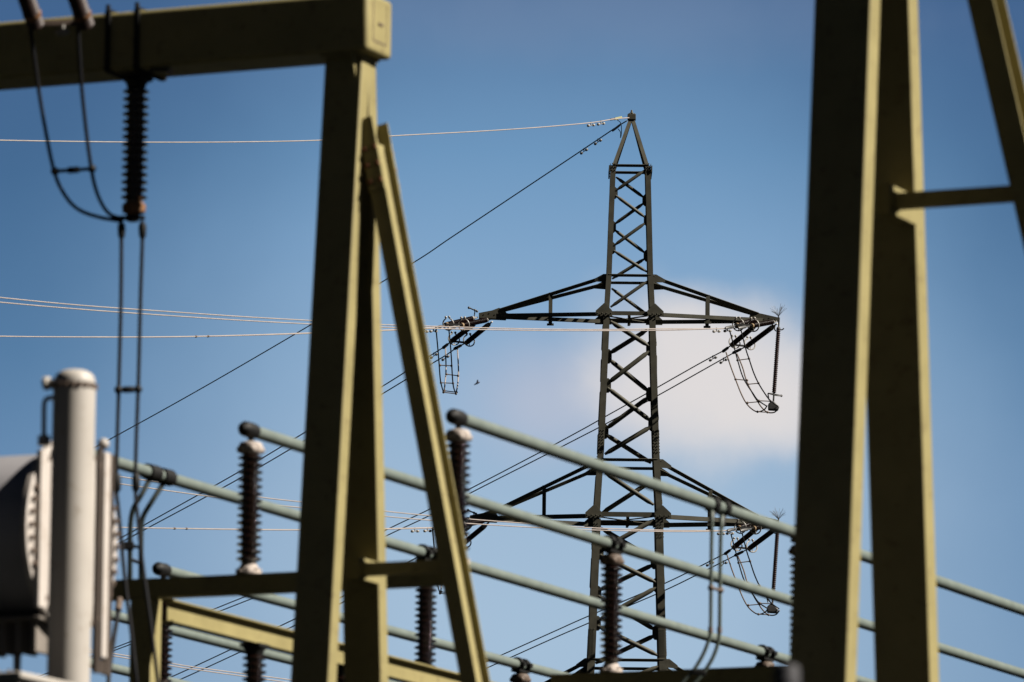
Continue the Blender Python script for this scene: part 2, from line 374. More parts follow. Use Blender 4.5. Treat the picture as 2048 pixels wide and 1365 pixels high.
def crossarm(py_low, py_top, tips, struts, chord):
    zlow, ztop = zf(py_low), zf(py_top)
    for side, (tx, ty), sx_px in zip((-1, 1), tips, struts):
        tip = at(tx, ty, TY); h = hw(zlow); ht = hw(ztop)
        m = MB(); ends = []
        for sy in (-1, 1):
            p0 = Vector((TX + side * (h + 0.004), TY + sy * (h - 0.05), zlow - chord / 2)); p1 = Vector((tip.x, TY + sy * 0.06, tip.z - 0.02))
            m.bar(p0, p1, 0.065, chord, (0, 1, 0))
            # root plate with its bolts
            y = TY + sy * (h + 0.012)
            m.prism([(TX + side * (h - 0.16), y, zlow + 0.03), (TX + side * (h - 0.04), y, zlow + 0.16), (TX + side * h, y, zlow + 0.18), (TX + side * (h + 0.17), y, zlow + 0.02), (TX + side * (h + 0.17), y, zlow - 0.09), (TX + side * (h - 0.17), y, zlow - 0.09)], (0, sy * -0.01, 0))
            for i in range(7): m.lathe((TX + side * (h - 0.14 + 0.045 * i), y, zlow - 0.03 - 0.025 * (i % 2)), (0, sy, 0), [(0, 0.014), (0.022, 0.014), (0.024, 0.008)], 6)
            ends.append((p0, p1))
        arm = m.build('crossarm', 'tower_paint', tower)
        tops = []
        for sy in (-1, 1):
            p0 = Vector((TX + side * (ht - 0.01), TY + sy * (ht - 0.05), ztop)); p1 = Vector((tip.x - side * 0.12, TY + sy * 0.075, tip.z + 0.10))
            mm = MB(); mm.bar(p0, p1, 0.010, 0.085, (0, 1, 1))
            q = p0 + (p1 - p0) * 0.07
            mm.prism([(TX + side * (ht - .06), p0.y + sy * .03, ztop + .05), (TX + side * (ht + .06), p0.y + sy * .03, ztop + .05), (q.x + side * .1, q.y + sy * .03, q.z + 0.0), (q.x + side * .1, q.y + sy * .03, q.z - .06), (TX + side * (ht - .06), p0.y + sy * .03, ztop - .12)], (0, -sy * 0.008, 0))
            mm.build('top_chord', 'tower_paint', arm); tops.append((p0, p1))
        xs_ = at(sx_px, py_low, TY).x
        for sy, (a, b), (c, d) in zip((-1, 1), ends, tops):
            f = (xs_ - a.x) / (b.x - a.x); f2 = (xs_ - c.x) / (d.x - c.x)
            lo = a + (b - a) * f; hi = c + (d - c) * f2
            mm = MB(); mm.bar(lo - EZ * 0.09, hi + EZ * 0.03, 0.075, 0.05, (1, 0, 0)); mm.bar(lo - EZ * 0.11 - Vector((0.07, 0, 0)), lo - EZ * 0.11 + Vector((0.07, 0, 0)), 0.05, 0.04, (0, 1, 0)); mm.build('strut', 'tower_paint', arm)
        # tip: two cheek plates and the eye fittings
        mm = MB(); t = tip; s = side
        for sy in (-1, 1):
            y = TY + sy * 0.085
            shp = [(.33, .03), (.33, -.07), (-.22, -.09), (-.26, .0), (-.19, .10), (-.08, .14), (.06, .085)] if s < 0 else [(.29, .035), (.29, -.02), (.0, -.06), (-.28, -.075), (-.30, .06), (-.27, .11), (-.1, .12)]
            mm.prism([(t.x + s * a_, y, t.z + b_) for a_, b_ in shp], (0, sy * 0.012, 0))
            for i in range(5): mm.lathe((t.x + s * (.22 - .11 * i), y + sy * .01, t.z + .03 * (i % 2)), (0, sy, 0), [(0, .012), (.008, .012)], 6)
        mm.box((t.x, TY, t.z + 0.02), Vector((.27, 0, 0)), Vector((0, .083, 0)), EZ * 0.012)
        mm.build('tip_plate', 'tower_paint', arm)
crossarm(624, 552, ((990, 631), (1528, 640)), (1101, 1415), 0.075)
crossarm(1030, 924, ((972, 1036), (1528, 1045)), (1088, 1420), 0.085)
crossarm(1432, 1325, ((960, 1440), (1535, 1448)), (1080, 1425), 0.09)
# bristle bird deterrents on the right-hand arm tips, ball brackets on the left-hand ones
for bx, by in ((1557, 628), (1557, 1034)):
    base = at(bx, by + 10, TY); m = MB(); m.tube([base - EZ * 0.12, base + EZ * 0.06], 0.014, 6)
    for k in range(26):
        a = random.uniform(-1, 1) * 1.0; b = random.uniform(-.5, .5); d = Vector((math.sin(a), math.sin(b) * .8, math.cos(a) * .9)).normalized(); L = random.uniform(.16, .27)
        m.tube([base + EZ * .05, base + EZ * .05 + d * L * .5 + EZ * .015, base + EZ * .05 + d * L], .0022, 4)
    m.build('bristle_spike', 'fitting', tower)
for bx, by in ((938, 616), (936, 1021)):
    m = MB(); a, b, c = at(bx, by, TY), at(bx + 16, by + 7, TY), at(bx + 10, by + 22, TY)
    m.tube([a, b], .014, 6); m.tube([at(bx + 12, by + 5, TY), c], .011, 6); m.ball(a, .028); m.ball(b, .026); m.ball(at(bx + 12, by + 5, TY), .026); m.build('ball_bracket', 'fitting', tower)

# ------------------------------------------------------------------ strain strings, jumpers and hanging strings on the tower
def shed_rod(m, p0, p1, core, shed, pitch, n=16):
    p0 = Vector(p0); p1 = Vector(p1); L = (p1 - p0).length; k = max(3, int(L / pitch)); pr = [(0, core)]
    for i in range(k):
        a = L * (i + .15) / k; q = L / k
        pr += [(a, core), (a + .30 * q, shed * .97), (a + .38 * q, shed), (a + .46 * q, shed * .97), (a + .62 * q, core)]
    pr.append((L, core)); m.lathe(p0, p1 - p0, pr, n)
def ring(m, c, axis, r, tr=0.0135, gap=0.32):
    ax = Vector(axis).normalized(); ref = EZ - ax * EZ.dot(ax); a = ref.normalized(); b = ax.cross(a); c = Vector(c)
    pts = [c + a * (r * math.cos(gap + (2 * math.pi - 2 * gap) * i / 26)) + b * (r * math.sin(gap + (2 * math.pi - 2 * gap) * i / 26)) for i in range(27)]
    tips = (pts[0] + a * .03, pts[-1] + a * .03)
    m.tube([tips[0]] + pts + [tips[1]], tr, 8); m.ball(tips[0], tr * 1.9); m.ball(tips[1], tr * 1.9)
    m.tube([c - a * r, c - a * 0.02], .009, 6)
def strain(label, rods, dY, clamps, group):
    (r0, r1) = rods
    root = thing('strain_insulator', at(*r0[0], TY), label, 'insulator', group)
    ends = []
    for (s, e) in rods:
        p0 = at(*s, TY + dY * .03); p1 = at(*e, TY + dY)
        d = (p1 - p0).normalized(); m = MB(); shed_rod(m, p0 + d * .07, p1 - d * .05, .036, .054, .034)
        rd = m.build('porcelain_rod', 'rod_porcelain', root)
        m = MB(); m.lathe(p1 - d * .06, d, [(0, .045), (.05, .05), (.08, .05), (.085, .02)], 14); m.build('end_cap', 'brass', rd)
        m = MB(); m.lathe(p0 - d * .02, d, [(0, .015), (.03, .045), (.1, .045)], 12); m.tube([p0 - d * .16, p0 + d * .02], .018, 6); m.build('link', 'galvanised', rd)
        m = MB(); ring(m, p1 - d * .10, d if dY < 0 else -d, .122); m.build('corona_ring', 'galvanised', rd); ends.append(p1)
    m = MB(); m.bar(ends[0] + Vector((0, dY * .06, 0)), ends[1] + Vector((0, dY * .06, 0)), .035, .05, EZ); m.build('yoke_plate', 'fitting', root)
    for e, cpx in zip(ends, clamps):
        c = at(*cpx, TY + dY * 1.35); m = MB(); d = (c - e); m.tube([e, e + d * .5, e + d * .6, e + d * 1.15, e + d * 1.25], [.014, .014, .03, .034, .018], 8); m.build('dead_end_clamp', 'fitting', root)
    return root
UL = dict(pale=[((947, 637), (892, 650)), ((975, 640), (923, 651))], dark=[((948, 649), (904, 682)), ((978, 649), (934, 685))], cd=[(889, 694), (913, 696)], cp=[(876, 655), (902, 656)])
UR = dict(pale=[((1512, 640), (1473, 651)), ((1547, 644), (1503, 652))], dark=[((1510, 652), (1465, 689)), ((1547, 653), (1495, 692))], cd=[(1449, 701), (1471, 704)], cp=[(1455, 656), (1482, 656)])
def off(lst, o): return [tuple((p[0] + o[0], p[1] + o[1]) for p in q) for q in lst]
def offp(lst, o): return [(p[0] + o[0], p[1] + o[1]) for p in lst]
GS = 'double strain insulator strings on the tower arms'
PLACES = (('upper left', UL, (0, 0)), ('upper right', UR, (0, 0)), ('lower left', UL, (-7, 402)), ('lower right', UR, (4, 405)))
for nm, D, o in PLACES:
    strain('twin brown insulator rods holding the pale wires at the %s arm tip' % nm, off(D['pale'], o), -1.05, offp(D['cp'], o), GS)
    strain('twin black insulator rods holding the dark slanting wires at the %s arm tip' % nm, off(D['dark'], o), 1.0, offp(D['cd'], o), GS)

def jumper(label, cables, spacers, o, grp='jumper loops under the tower arms'):
    root = thing('jumper_loop', at(cables[0][0][0][0] + o[0], cables[0][0][0][1] + o[1], TY), label, 'cable loop', grp)
    for pts, mt, Ys in cables:
        P = [at(p[0] + o[0], p[1] + o[1], TY + Ys[0] + (Ys[1] - Ys[0]) * i / (len(pts) - 1)) for i, p in enumerate(pts)]
        m = MB(); m.tube(smooth_path(P, 6), .0135, 8); m.build('cable', mt, root)
    for a, b, Y in spacers:
        p, q = at(a[0] + o[0], a[1] + o[1], TY + Y), at(b[0] + o[0], b[1] + o[1], TY + Y)
        m = MB(); m.tube([p, q], .010, 6)
        for c in (p, q): m.ball(c, .026, 8)
        m.build('spacer', 'brown_metal', root)
JL = ([([(872, 658), (875, 690), (878, 725), (881, 762), (887, 785)], 'cable_black', (-1.3, -.2)), ([(898, 662), (902, 705), (906, 768), (912, 788)], 'cable_black', (-1.3, -.2)),
       ([(891, 697), (892, 740), (890, 768), (888, 784)], 'pale_wire', (1.3, .1)), ([(915, 699), (917, 745), (915, 772), (912, 786)], 'pale_wire', (1.3, .1))],
      [((880, 731), (903, 732), -.7), ((893, 749), (916, 752), .7), ((882, 766), (906, 767), -.4), ((887, 785), (912, 788), -.15), ((889, 782), (913, 785), .1)])
JR = ([([(1460, 664), (1468, 694), (1475, 720), (1484, 750), (1493, 768), (1505, 786), (1516, 801), (1534, 813)], 'cable_black', (-1.2, -.1)),
       ([(1482, 661), (1492, 700), (1498, 718), (1507, 745), (1517, 767), (1530, 788), (1541, 802), (1556, 813)], 'cable_black', (-1.2, -.1)),
       ([(1452, 705), (1462, 735), (1471, 759), (1482, 787), (1492, 806), (1503, 818), (1515, 824), (1528, 820), (1534, 812)], 'brown_metal', (1.3, .05)),
       ([(1474, 708), (1485, 735), (1493, 762), (1505, 787), (1515, 803), (1524, 816), (1535, 825), (1549, 825), (1557, 816)], 'brown_metal', (1.3, .05))],
      [((1475, 721), (1498, 718), -.8), ((1471, 759), (1494, 761), .8), ((1496, 769), (1517, 767), -.4), ((1495, 806), (1517, 804), .4), ((1518, 802), (1541, 803), -.2), ((1515, 824), (1535, 825), .2)])
jumper('ladder shaped jumper of four thin cables hanging under the upper left arm', *JL, (0, 0))
jumper('curved four cable jumper swinging to the weight under the upper right arm', *JR, (0, 0))
jumper('four cable jumper under the lower left arm, half hidden by the green brace', *JL, (-7, 402))
jumper('curved four cable jumper swinging to the weight under the lower right arm', *JR, (2, 405))

def hanging(label, o):
    top, bot = at(1557 + o[0], 657 + o[1], TY), at(1548 + o[0], 786 + o[1], TY); d = (bot - top).normalized()
    root = thing('hanging_insulator', top, label, 'insulator', 'hanging insulator rods with weights')
    m = MB(); shed_rod(m, top, bot, .034, .048, .040); m.build('porcelain_rod', 'rod_porcelain', root)
    m = MB(); m.tube([top - d * .22, top + d * .02], .016, 6); m.lathe(top - d * .03, d, [(0, .02), (.02, .04), (.07, .04), (.075, .02)], 10)
    m.tube(smooth_path([top + Vector((-.07, 0, .06)), top + Vector((-.08, 0, -.02)), top + Vector((-.04, 0, -.06)), top + Vector((0, 0, -.03)), top + Vector((.07, 0, -.03)), top + Vector((.11, 0, 0))], 4), .013, 6); m.build('upper_horn', 'fitting', root)
    m = MB(); c = bot + EZ * -.02; m.tube(smooth_path([c + Vector((-.12, 0, .0)), c + Vector((-.06, .1, .02)), c + Vector((.05, .11, 0)), c + Vector((.15, 0, -.04)), c + Vector((.05, -.1, -.05)), c + Vector((-.07, -.08, -.02)), c + Vector((-.12, 0, .0)), c + Vector((-.10, 0, -.13))], 5), .013, 6); m.ball(c + Vector((.15, 0, -.04)), .026); m.tube([bot, bot + d * .2], .018, 6); m.build('lower_ring', 'fitting', root)
    m = MB(); w = at(1547 + o[0], 813 + o[1], TY)
    m.prism([w + Vector((-.11, -.09, -.08)), w + Vector((.09, -.09, -.09)), w + Vector((.12, -.09, -.02)), w + Vector((.0, -.09, .10)), w + Vector((-.05, -.09, .09)), w + Vector((-.11, -.09, .04))], (0, .18, 0)); m.build('weight', 'fitting', root, bevel=.02)
hanging('slim ribbed insulator rod with grey weight below the upper right arm tip', (0, 0))
hanging('slim ribbed insulator rod with grey weight below the lower right arm tip', (-2, 405))

# ------------------------------------------------------------------ overhead wires
def wire(label, pts, mt, r=.0135, dampers=(), group=None, name='overhead_wire', sleeves=()):
    P = smooth_path([at(*p) for p in pts], 10)
    root = thing(name, P[0], label, 'wire', group)
    m = MB(); m.tube(P, r, 8); m.build('conductor', mt, root)
    def near(px):
        best = None
        for a, b in zip(P, P[1:]):
            for q in (a, b):
                c = q - EYE; x = 1024 + F * c.dot(IX) / c.dot(FWD)
                if best is None or abs(x - px) < best[0]: best = (abs(x - px), q, (b - a).normalized(), a, b, x)
        # refine linearly on the neighbouring segment
        _, q, d, a, b, x = best; return q + d * 0.0, d
    def at_x(px):
        for a, b in zip(P, P[1:]):
            ca, cb = a - EYE, b - EYE; xa = 1024 + F * ca.dot(IX) / ca.dot(FWD); xb = 1024 + F * cb.dot(IX) / cb.dot(FWD)
            if (xa - px) * (xb - px) <= 0 and xa != xb: return a + (b - a) * ((px - xa) / (xb - xa)), (b - a).normalized()
        return near(px)
    for px in dampers:
        q, d = at_x(px); m = MB(); c = q - EZ * .055
        m.tube([q + EZ * .02, c], .012, 6); m.tube([c - d * .10, c + d * .10], .007, 6)
        for s in (-1, 1): m.lathe(c + d * (s * .10) - d * .035, d, [(0, .012), (.008, .026), (.055, .028), (.07, .012)], 8)
        m.build('vibration_damper', 'galvanised' if mt == 'pale_wire' else 'fitting', root)
    for px in sleeves:
        q, d = at_x(px); m = MB(); m.lathe(q - d * .03, d, [(0, .012), (.01, .022), (.05, .022), (.06, .012)], 8); m.build('sleeve', 'brown_metal', root)
    return root, at_x
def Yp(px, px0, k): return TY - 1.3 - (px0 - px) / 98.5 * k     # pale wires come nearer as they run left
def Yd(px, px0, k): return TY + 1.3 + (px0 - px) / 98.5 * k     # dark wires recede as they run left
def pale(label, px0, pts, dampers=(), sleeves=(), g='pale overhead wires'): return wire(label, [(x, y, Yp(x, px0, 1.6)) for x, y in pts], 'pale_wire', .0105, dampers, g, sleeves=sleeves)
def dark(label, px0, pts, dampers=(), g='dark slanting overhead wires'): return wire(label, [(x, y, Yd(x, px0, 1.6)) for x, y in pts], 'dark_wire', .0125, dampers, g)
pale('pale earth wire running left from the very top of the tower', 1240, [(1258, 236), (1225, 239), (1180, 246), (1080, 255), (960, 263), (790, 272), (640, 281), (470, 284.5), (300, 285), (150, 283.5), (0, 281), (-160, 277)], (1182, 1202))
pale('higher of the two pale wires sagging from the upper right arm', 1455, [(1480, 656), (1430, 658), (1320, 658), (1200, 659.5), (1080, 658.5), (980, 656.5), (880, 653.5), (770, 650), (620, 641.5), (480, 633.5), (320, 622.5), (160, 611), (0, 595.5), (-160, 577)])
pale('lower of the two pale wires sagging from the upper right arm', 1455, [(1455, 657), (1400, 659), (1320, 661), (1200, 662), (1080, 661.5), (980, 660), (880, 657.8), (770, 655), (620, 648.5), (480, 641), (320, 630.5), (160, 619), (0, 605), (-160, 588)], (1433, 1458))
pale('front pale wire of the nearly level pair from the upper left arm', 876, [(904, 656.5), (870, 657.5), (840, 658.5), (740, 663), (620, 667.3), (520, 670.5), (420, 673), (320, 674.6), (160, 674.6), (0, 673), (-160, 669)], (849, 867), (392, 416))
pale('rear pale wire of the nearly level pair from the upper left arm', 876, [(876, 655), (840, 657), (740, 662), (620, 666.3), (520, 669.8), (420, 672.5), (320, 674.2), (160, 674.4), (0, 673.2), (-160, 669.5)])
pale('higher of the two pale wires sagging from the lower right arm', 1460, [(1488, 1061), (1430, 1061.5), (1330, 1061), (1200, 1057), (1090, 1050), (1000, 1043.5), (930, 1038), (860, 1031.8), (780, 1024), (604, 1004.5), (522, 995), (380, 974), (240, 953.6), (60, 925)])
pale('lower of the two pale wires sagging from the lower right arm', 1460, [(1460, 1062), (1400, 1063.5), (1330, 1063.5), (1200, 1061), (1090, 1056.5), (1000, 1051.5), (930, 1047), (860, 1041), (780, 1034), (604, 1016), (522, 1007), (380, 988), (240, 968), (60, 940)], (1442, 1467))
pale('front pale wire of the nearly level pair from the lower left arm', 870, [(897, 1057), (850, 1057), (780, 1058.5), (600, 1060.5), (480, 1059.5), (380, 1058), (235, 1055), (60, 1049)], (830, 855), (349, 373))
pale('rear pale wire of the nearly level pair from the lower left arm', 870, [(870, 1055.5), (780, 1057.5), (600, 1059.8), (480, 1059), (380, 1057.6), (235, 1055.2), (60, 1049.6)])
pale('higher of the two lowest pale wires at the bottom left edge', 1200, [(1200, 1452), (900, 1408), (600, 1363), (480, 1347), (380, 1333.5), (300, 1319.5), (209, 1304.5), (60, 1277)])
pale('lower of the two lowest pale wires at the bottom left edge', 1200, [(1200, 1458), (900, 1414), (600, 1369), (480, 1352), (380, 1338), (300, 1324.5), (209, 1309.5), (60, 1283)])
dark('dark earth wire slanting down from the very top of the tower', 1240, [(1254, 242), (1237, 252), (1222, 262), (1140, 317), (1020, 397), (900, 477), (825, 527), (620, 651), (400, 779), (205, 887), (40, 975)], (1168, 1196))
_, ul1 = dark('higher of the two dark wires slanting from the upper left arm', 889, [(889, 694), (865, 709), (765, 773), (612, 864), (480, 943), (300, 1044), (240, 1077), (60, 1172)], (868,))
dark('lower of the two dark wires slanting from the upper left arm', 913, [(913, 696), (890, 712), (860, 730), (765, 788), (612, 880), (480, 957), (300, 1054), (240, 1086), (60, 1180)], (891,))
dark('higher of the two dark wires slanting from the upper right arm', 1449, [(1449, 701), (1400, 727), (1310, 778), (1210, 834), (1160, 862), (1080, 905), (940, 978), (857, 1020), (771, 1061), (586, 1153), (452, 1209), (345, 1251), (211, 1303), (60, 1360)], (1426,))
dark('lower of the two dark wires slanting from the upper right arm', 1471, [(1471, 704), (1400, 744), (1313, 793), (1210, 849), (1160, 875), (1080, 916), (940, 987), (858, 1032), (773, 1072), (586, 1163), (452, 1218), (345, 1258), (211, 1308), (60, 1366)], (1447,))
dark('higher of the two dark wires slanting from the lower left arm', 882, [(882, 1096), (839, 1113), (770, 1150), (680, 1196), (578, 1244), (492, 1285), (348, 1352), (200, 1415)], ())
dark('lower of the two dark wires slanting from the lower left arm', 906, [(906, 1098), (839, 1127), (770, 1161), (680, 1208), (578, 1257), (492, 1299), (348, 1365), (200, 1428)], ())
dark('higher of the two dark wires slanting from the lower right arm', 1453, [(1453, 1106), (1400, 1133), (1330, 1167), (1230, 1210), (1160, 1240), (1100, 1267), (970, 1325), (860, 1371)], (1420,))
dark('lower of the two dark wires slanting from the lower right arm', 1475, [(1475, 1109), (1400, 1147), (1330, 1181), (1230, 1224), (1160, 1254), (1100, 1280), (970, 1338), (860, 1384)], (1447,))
# fittings of the two earth wires beside the peak
root = thing('turnbuckle', at(1235, 238, TY), 'yellowish clamp on the pale earth wire beside the tower top', 'clamp')
m = MB(); a, b = at(1243, 235.5, TY - 1.1), at(1229, 238.5, TY - 1.25); m.bar(a, b, .05, .045, EZ); m.build('clamp_body', 'yellow_clamp', root, bevel=.006)
m = MB(); a, b = at(1228, 238.5, TY - 1.3), at(1221, 239.5, TY - 1.35); m.bar(a, b, .04, .05, EZ); m.build('bolted_end', 'brown_metal', root, bevel=.006)
root = thing('turnbuckle', at(1234, 255, TY), 'dark open turnbuckle on the slanting earth wire beside the tower top', 'clamp')
m = MB(); a, b = at(1242, 249, TY + .2), at(1225, 262, TY + 1.2)
for s in (-1, 1): m.tube(smooth_path([a, a + (b - a) * .2 + Vector((s * .02, 0, s * .03)), a + (b - a) * .8 + Vector((s * .02, 0, s * .03)), b], 4), .013, 6)
m.build('frame', 'fitting', root)
m = MB(); m.tube(smooth_path([at(1234, 240, TY), at(1241, 246, TY), at(1243, 258, TY), at(1242, 273, TY), at(1240, 276, TY)], 5), .008, 6); m.tube(smooth_path([at(1236, 258, TY), at(1241, 265, TY), at(1241, 274, TY)], 4), .008, 6); m.build('bonding_lead', 'cable_black', root)

# ------------------------------------------------------------------ bird
root = thing('bird', at(954, 767, 220), 'small dark bird flying in the blue left of the tower', 'bird')
c = at(954, 767, 220)
m = MB(); m.tube([c + Vector((-.10, 0, -.06)), c + Vector((-.05, 0, -.03)), c + Vector((0, 0, .0)), c + Vector((.05, 0, .02)), c + Vector((.075, 0, .03)), c + Vector((.10, 0, .035))], [.006, .022, .03, .026, .018, .004], 8)
m.add([c + Vector((.03, 0, .02)), c + Vector((-.03, 0, -.01)), c + Vector((.02, .12, .08)), c + Vector((.05, .13, .09)), c + Vector((.03, 0, .012)), c + Vector((-.03, 0, -.018)), c + Vector((.02, .12, .072)), c + Vector((.05, .13, .082))], [(0, 1, 2, 3), (7, 6, 5, 4), (0, 3, 7, 4), (1, 5, 6, 2), (3, 2, 6, 7)])
m.add([c + Vector((.03, 0, .02)), c + Vector((-.03, 0, -.01)), c + Vector((.0, -.12, .09)), c + Vector((.04, -.13, .10)), c + Vector((.03, 0, .012)), c + Vector((-.03, 0, -.018)), c + Vector((.0, -.12, .082)), c + Vector((.04, -.13, .092))], [(3, 2, 1, 0), (4, 5, 6, 7), (4, 7, 3, 0), (2, 6, 5, 1), (7, 6, 2, 3)])
m.build('body', 'feather', root)

# ------------------------------------------------------------------ busbar tubes and their post insulators
Y1 = 58.3
ZB = at(915, 836, Y1).z
def tube_start(px, py): return at_z(px, py, ZB)
T = {}
TUBES = [('front', (915, 836), 34, .057, 'nearest pale green busbar tube, highest of all, starting right of the left brace'), ('second', (500, 861), 34, .055, 'second pale green busbar tube, starting left of the left gantry legs'),
         ('third', (150, 901), 36, .055, 'third pale green busbar tube, carrying the downlead beside the white column'), ('fourth', (325, 1140), 36, .055, 'fourth pale green busbar tube with dark cap above the support beam'),
         ('fifth', (120, 1205), 36, .055, 'fifth pale green busbar tube passing low behind the leftmost green post'), ('sixth', (120, 1312), 36, .055, 'lowest pale green busbar tube in the bottom left corner')]
for key, px, L, r, lab in TUBES:
    p = tube_start(*px); T[key] = p
    root = thing('busbar_tube', p, lab, 'busbar', 'parallel green busbar tubes')
    m = MB(); pts = [p + E2 * (L * i / 40) + EZ * (-.004 * math.sin(math.pi * ((L * i / 40) % 10.4) / 10.4)) for i in range(41)]
    m.tube(pts, r, 20); m.build('tube', 'tube_paint', root)
    if key in ('front', 'second', 'third', 'fourth'):
        m = MB(); m.lathe(p - E2 * .16, E2, [(0, .02), (.03, .055), (.06, .068), (.20, .070), (.24, .066), (.25, .055)], 16); m.build('end_cap', 'clamp_metal', root)
def on_tube(key, px):
    p = T[key]; lo, hi = 0, 60
    for _ in range(50):
        mid = (lo + hi) / 2; c = p + E2 * mid - EYE; x = 1024 + F * c.dot(IX) / c.dot(FWD)
        if x < px: lo = mid
        else: hi = mid
    return p + E2 * lo
ROT = -TH
GI = 'brown post insulators carrying the busbars'
def post_proto(loc, label, clamp=True, capm='cement'):
    root = thing('post_insulator', loc, label, 'insulator', GI, ROT); b = Vector(loc)
    m = MB(); m.lathe(b, EZ, [(0, .115), (.02, .115), (.025, .10), (.06, .09), (.075, .075), (.09, .07)], 24)
    for k in range(8): m.lathe(b + Vector((.098 * math.cos(k * .785), .098 * math.sin(k * .785), .02)), EZ, [(0, .016), (.025, .016), (.03, .008)], 6)
    m.build('base_flange', 'cement', root)
    m = MB(); pr = [(.08, .066)]; n = 15; z0, z1 = .10, 1.055; q = (z1 - z0) / n
    for i in range(n):
        a = z0 + q * i
        pr += [(a, .068), (a + q * .22, .071), (a + q * .32, .082), (a + q * .38, .098), (a + q * .44, .1055), (a + q * .51, .109), (a + q * .58, .110), (a + q * .65, .1085), (a + q * .71, .104), (a + q * .76, .095), (a + q * .88, .073)]
    pr += [(z1, .066), (z1 + .02, .064)]; m.lathe(b, EZ, pr, 36); m.build('porcelain', 'porcelain', root)
    m = MB(); m.lathe(b + EZ * 1.06, EZ, [(0, .068), (.006, .088), (.02, .099), (.045, .105), (.075, .105), (.095, .098), (.105, .08), (.108, .05)], 28)
    for k in range(4): m.ball(b + E1 * (.092 * math.cos(k * 1.571 + .6)) + E2 * (.092 * math.sin(k * 1.571 + .6)) + EZ * 1.10, .034, 10)
    m.build('cap', capm, root)
    m = MB(); m.lathe(b + EZ * 1.16, EZ, [(0, .05), (.015, .05), (.02, .026), (.075, .026)], 12); st = m.build('stem', 'clamp_metal', root)
    if clamp:
        for s, nm in ((-1, 'tube_paint'), (1, 'clamp_metal')):
            m = MB(); c = b + EZ * 1.27
            m.lathe(c + E2 * (s * .09 - .045), E2, [(0, .06), (.004, .078), (.03, .082), (.06, .082), (.086, .078), (.09, .06)], 20)
            for k in (-1, 1): m.box(c + E2 * (s * .09) + E1 * (k * .085), E1 * .016, E2 * .035, EZ * .022)
            m.build('clamp', 'clamp_metal', root)
        m = MB(); m.box(b + EZ * 1.195, E1 * .055, E2 * .14, EZ * .012); m.build('saddle', 'clamp_metal', root)
    return root
def base_of(key, px): return on_tube(key, px) - EZ * 1.27
P_END = post_proto(T['front'] + E2 * .02 - EZ * 1.27, 'post insulator under the dark end of the nearest busbar, beside the left brace', False)
def place(proto, loc, label):
    o = copy_tree(proto); o.location = loc; o['label'] = label; return o
place(P_END, T['second'] + E2 * .02 - EZ * 1.27, 'post insulator standing on the support beam left of the left gantry')
place(P_END, T['fourth'] + E2 * .02 - EZ * 1.27, 'post insulator half hidden behind the support beam beside the leftmost green post')
place(P_END, T['third'] + E2 * .02 - EZ * 1.27, 'post insulator behind the white column under the third busbar end')
P_MID = post_proto(base_of('second', 1224), 'post insulator clamped to the busbar in front of the tower legs', True, 'brown_metal')
place(P_MID, base_of('third', 853), 'post insulator between the left gantry legs and brace, behind the strut')
place(P_MID, base_of('third', 1530), 'post insulator whose cap just shows above the dark beam near the right gantry')
place(P_MID, base_of('fourth', 1041), 'post insulator whose cap just shows at the bottom edge right of the left brace')
place(P_MID, base_of('front', 1602), 'post insulator peeping out left of the right gantry leg')

# ------------------------------------------------------------------ support frames
def zproj(p):
    c = Vector(p) - EYE; return 1024 + F * c.dot(IX) / c.dot(FWD), 682.5 - F * c.dot(IY) / c.dot(FWD)
b2 = T['second'] + E2 * .02 - EZ * 1.274
def along_e1(p, px):
    lo, hi = -30, 30
    for _ in range(50):
        mid = (lo + hi) / 2
        if zproj(p + E1 * mid)[0] < px: lo = mid
        else: hi = mid
    return lo
fa, fb = along_e1(b2, 60), along_e1(b2, 925)
fr = thing('support_frame', W(b2, fa, 0, -b2.z), 'low green steel frame with post and beams behind the left gantry', 'steel frame', 'green busbar support frames')
m = MB(); m.ibeam(W(b2, fa, 0, -.085), W(b2, fb, 0, -.085), .17, .15, EZ); m.box(W(b2, (fa + fb) / 2, -.068, -.085), E1 * ((fb - fa) / 2 - .002), E2 * .004, EZ * .069); m.build('cross_beam', 'olive_paint', fr)
pp = along_e1(b2, 291)
for e in (pp, fb - .12):
    if e > pp + .1: continue
    m = MB(); top = b2.z - .172; m.box(W(b2, e, .02, -.172 - top / 2), E1 * .105, E2 * .10, EZ * (top / 2)); m.build('post', 'olive_paint', fr, bevel=.008)
s0 = at(334, 1222, (W(b2, pp, 0, 0)).y + .25)
m = MB(); m.ibeam(s0, s0 + E2 * 11.5, .20, .13, EZ); m.build('side_beam', 'olive_paint', fr)
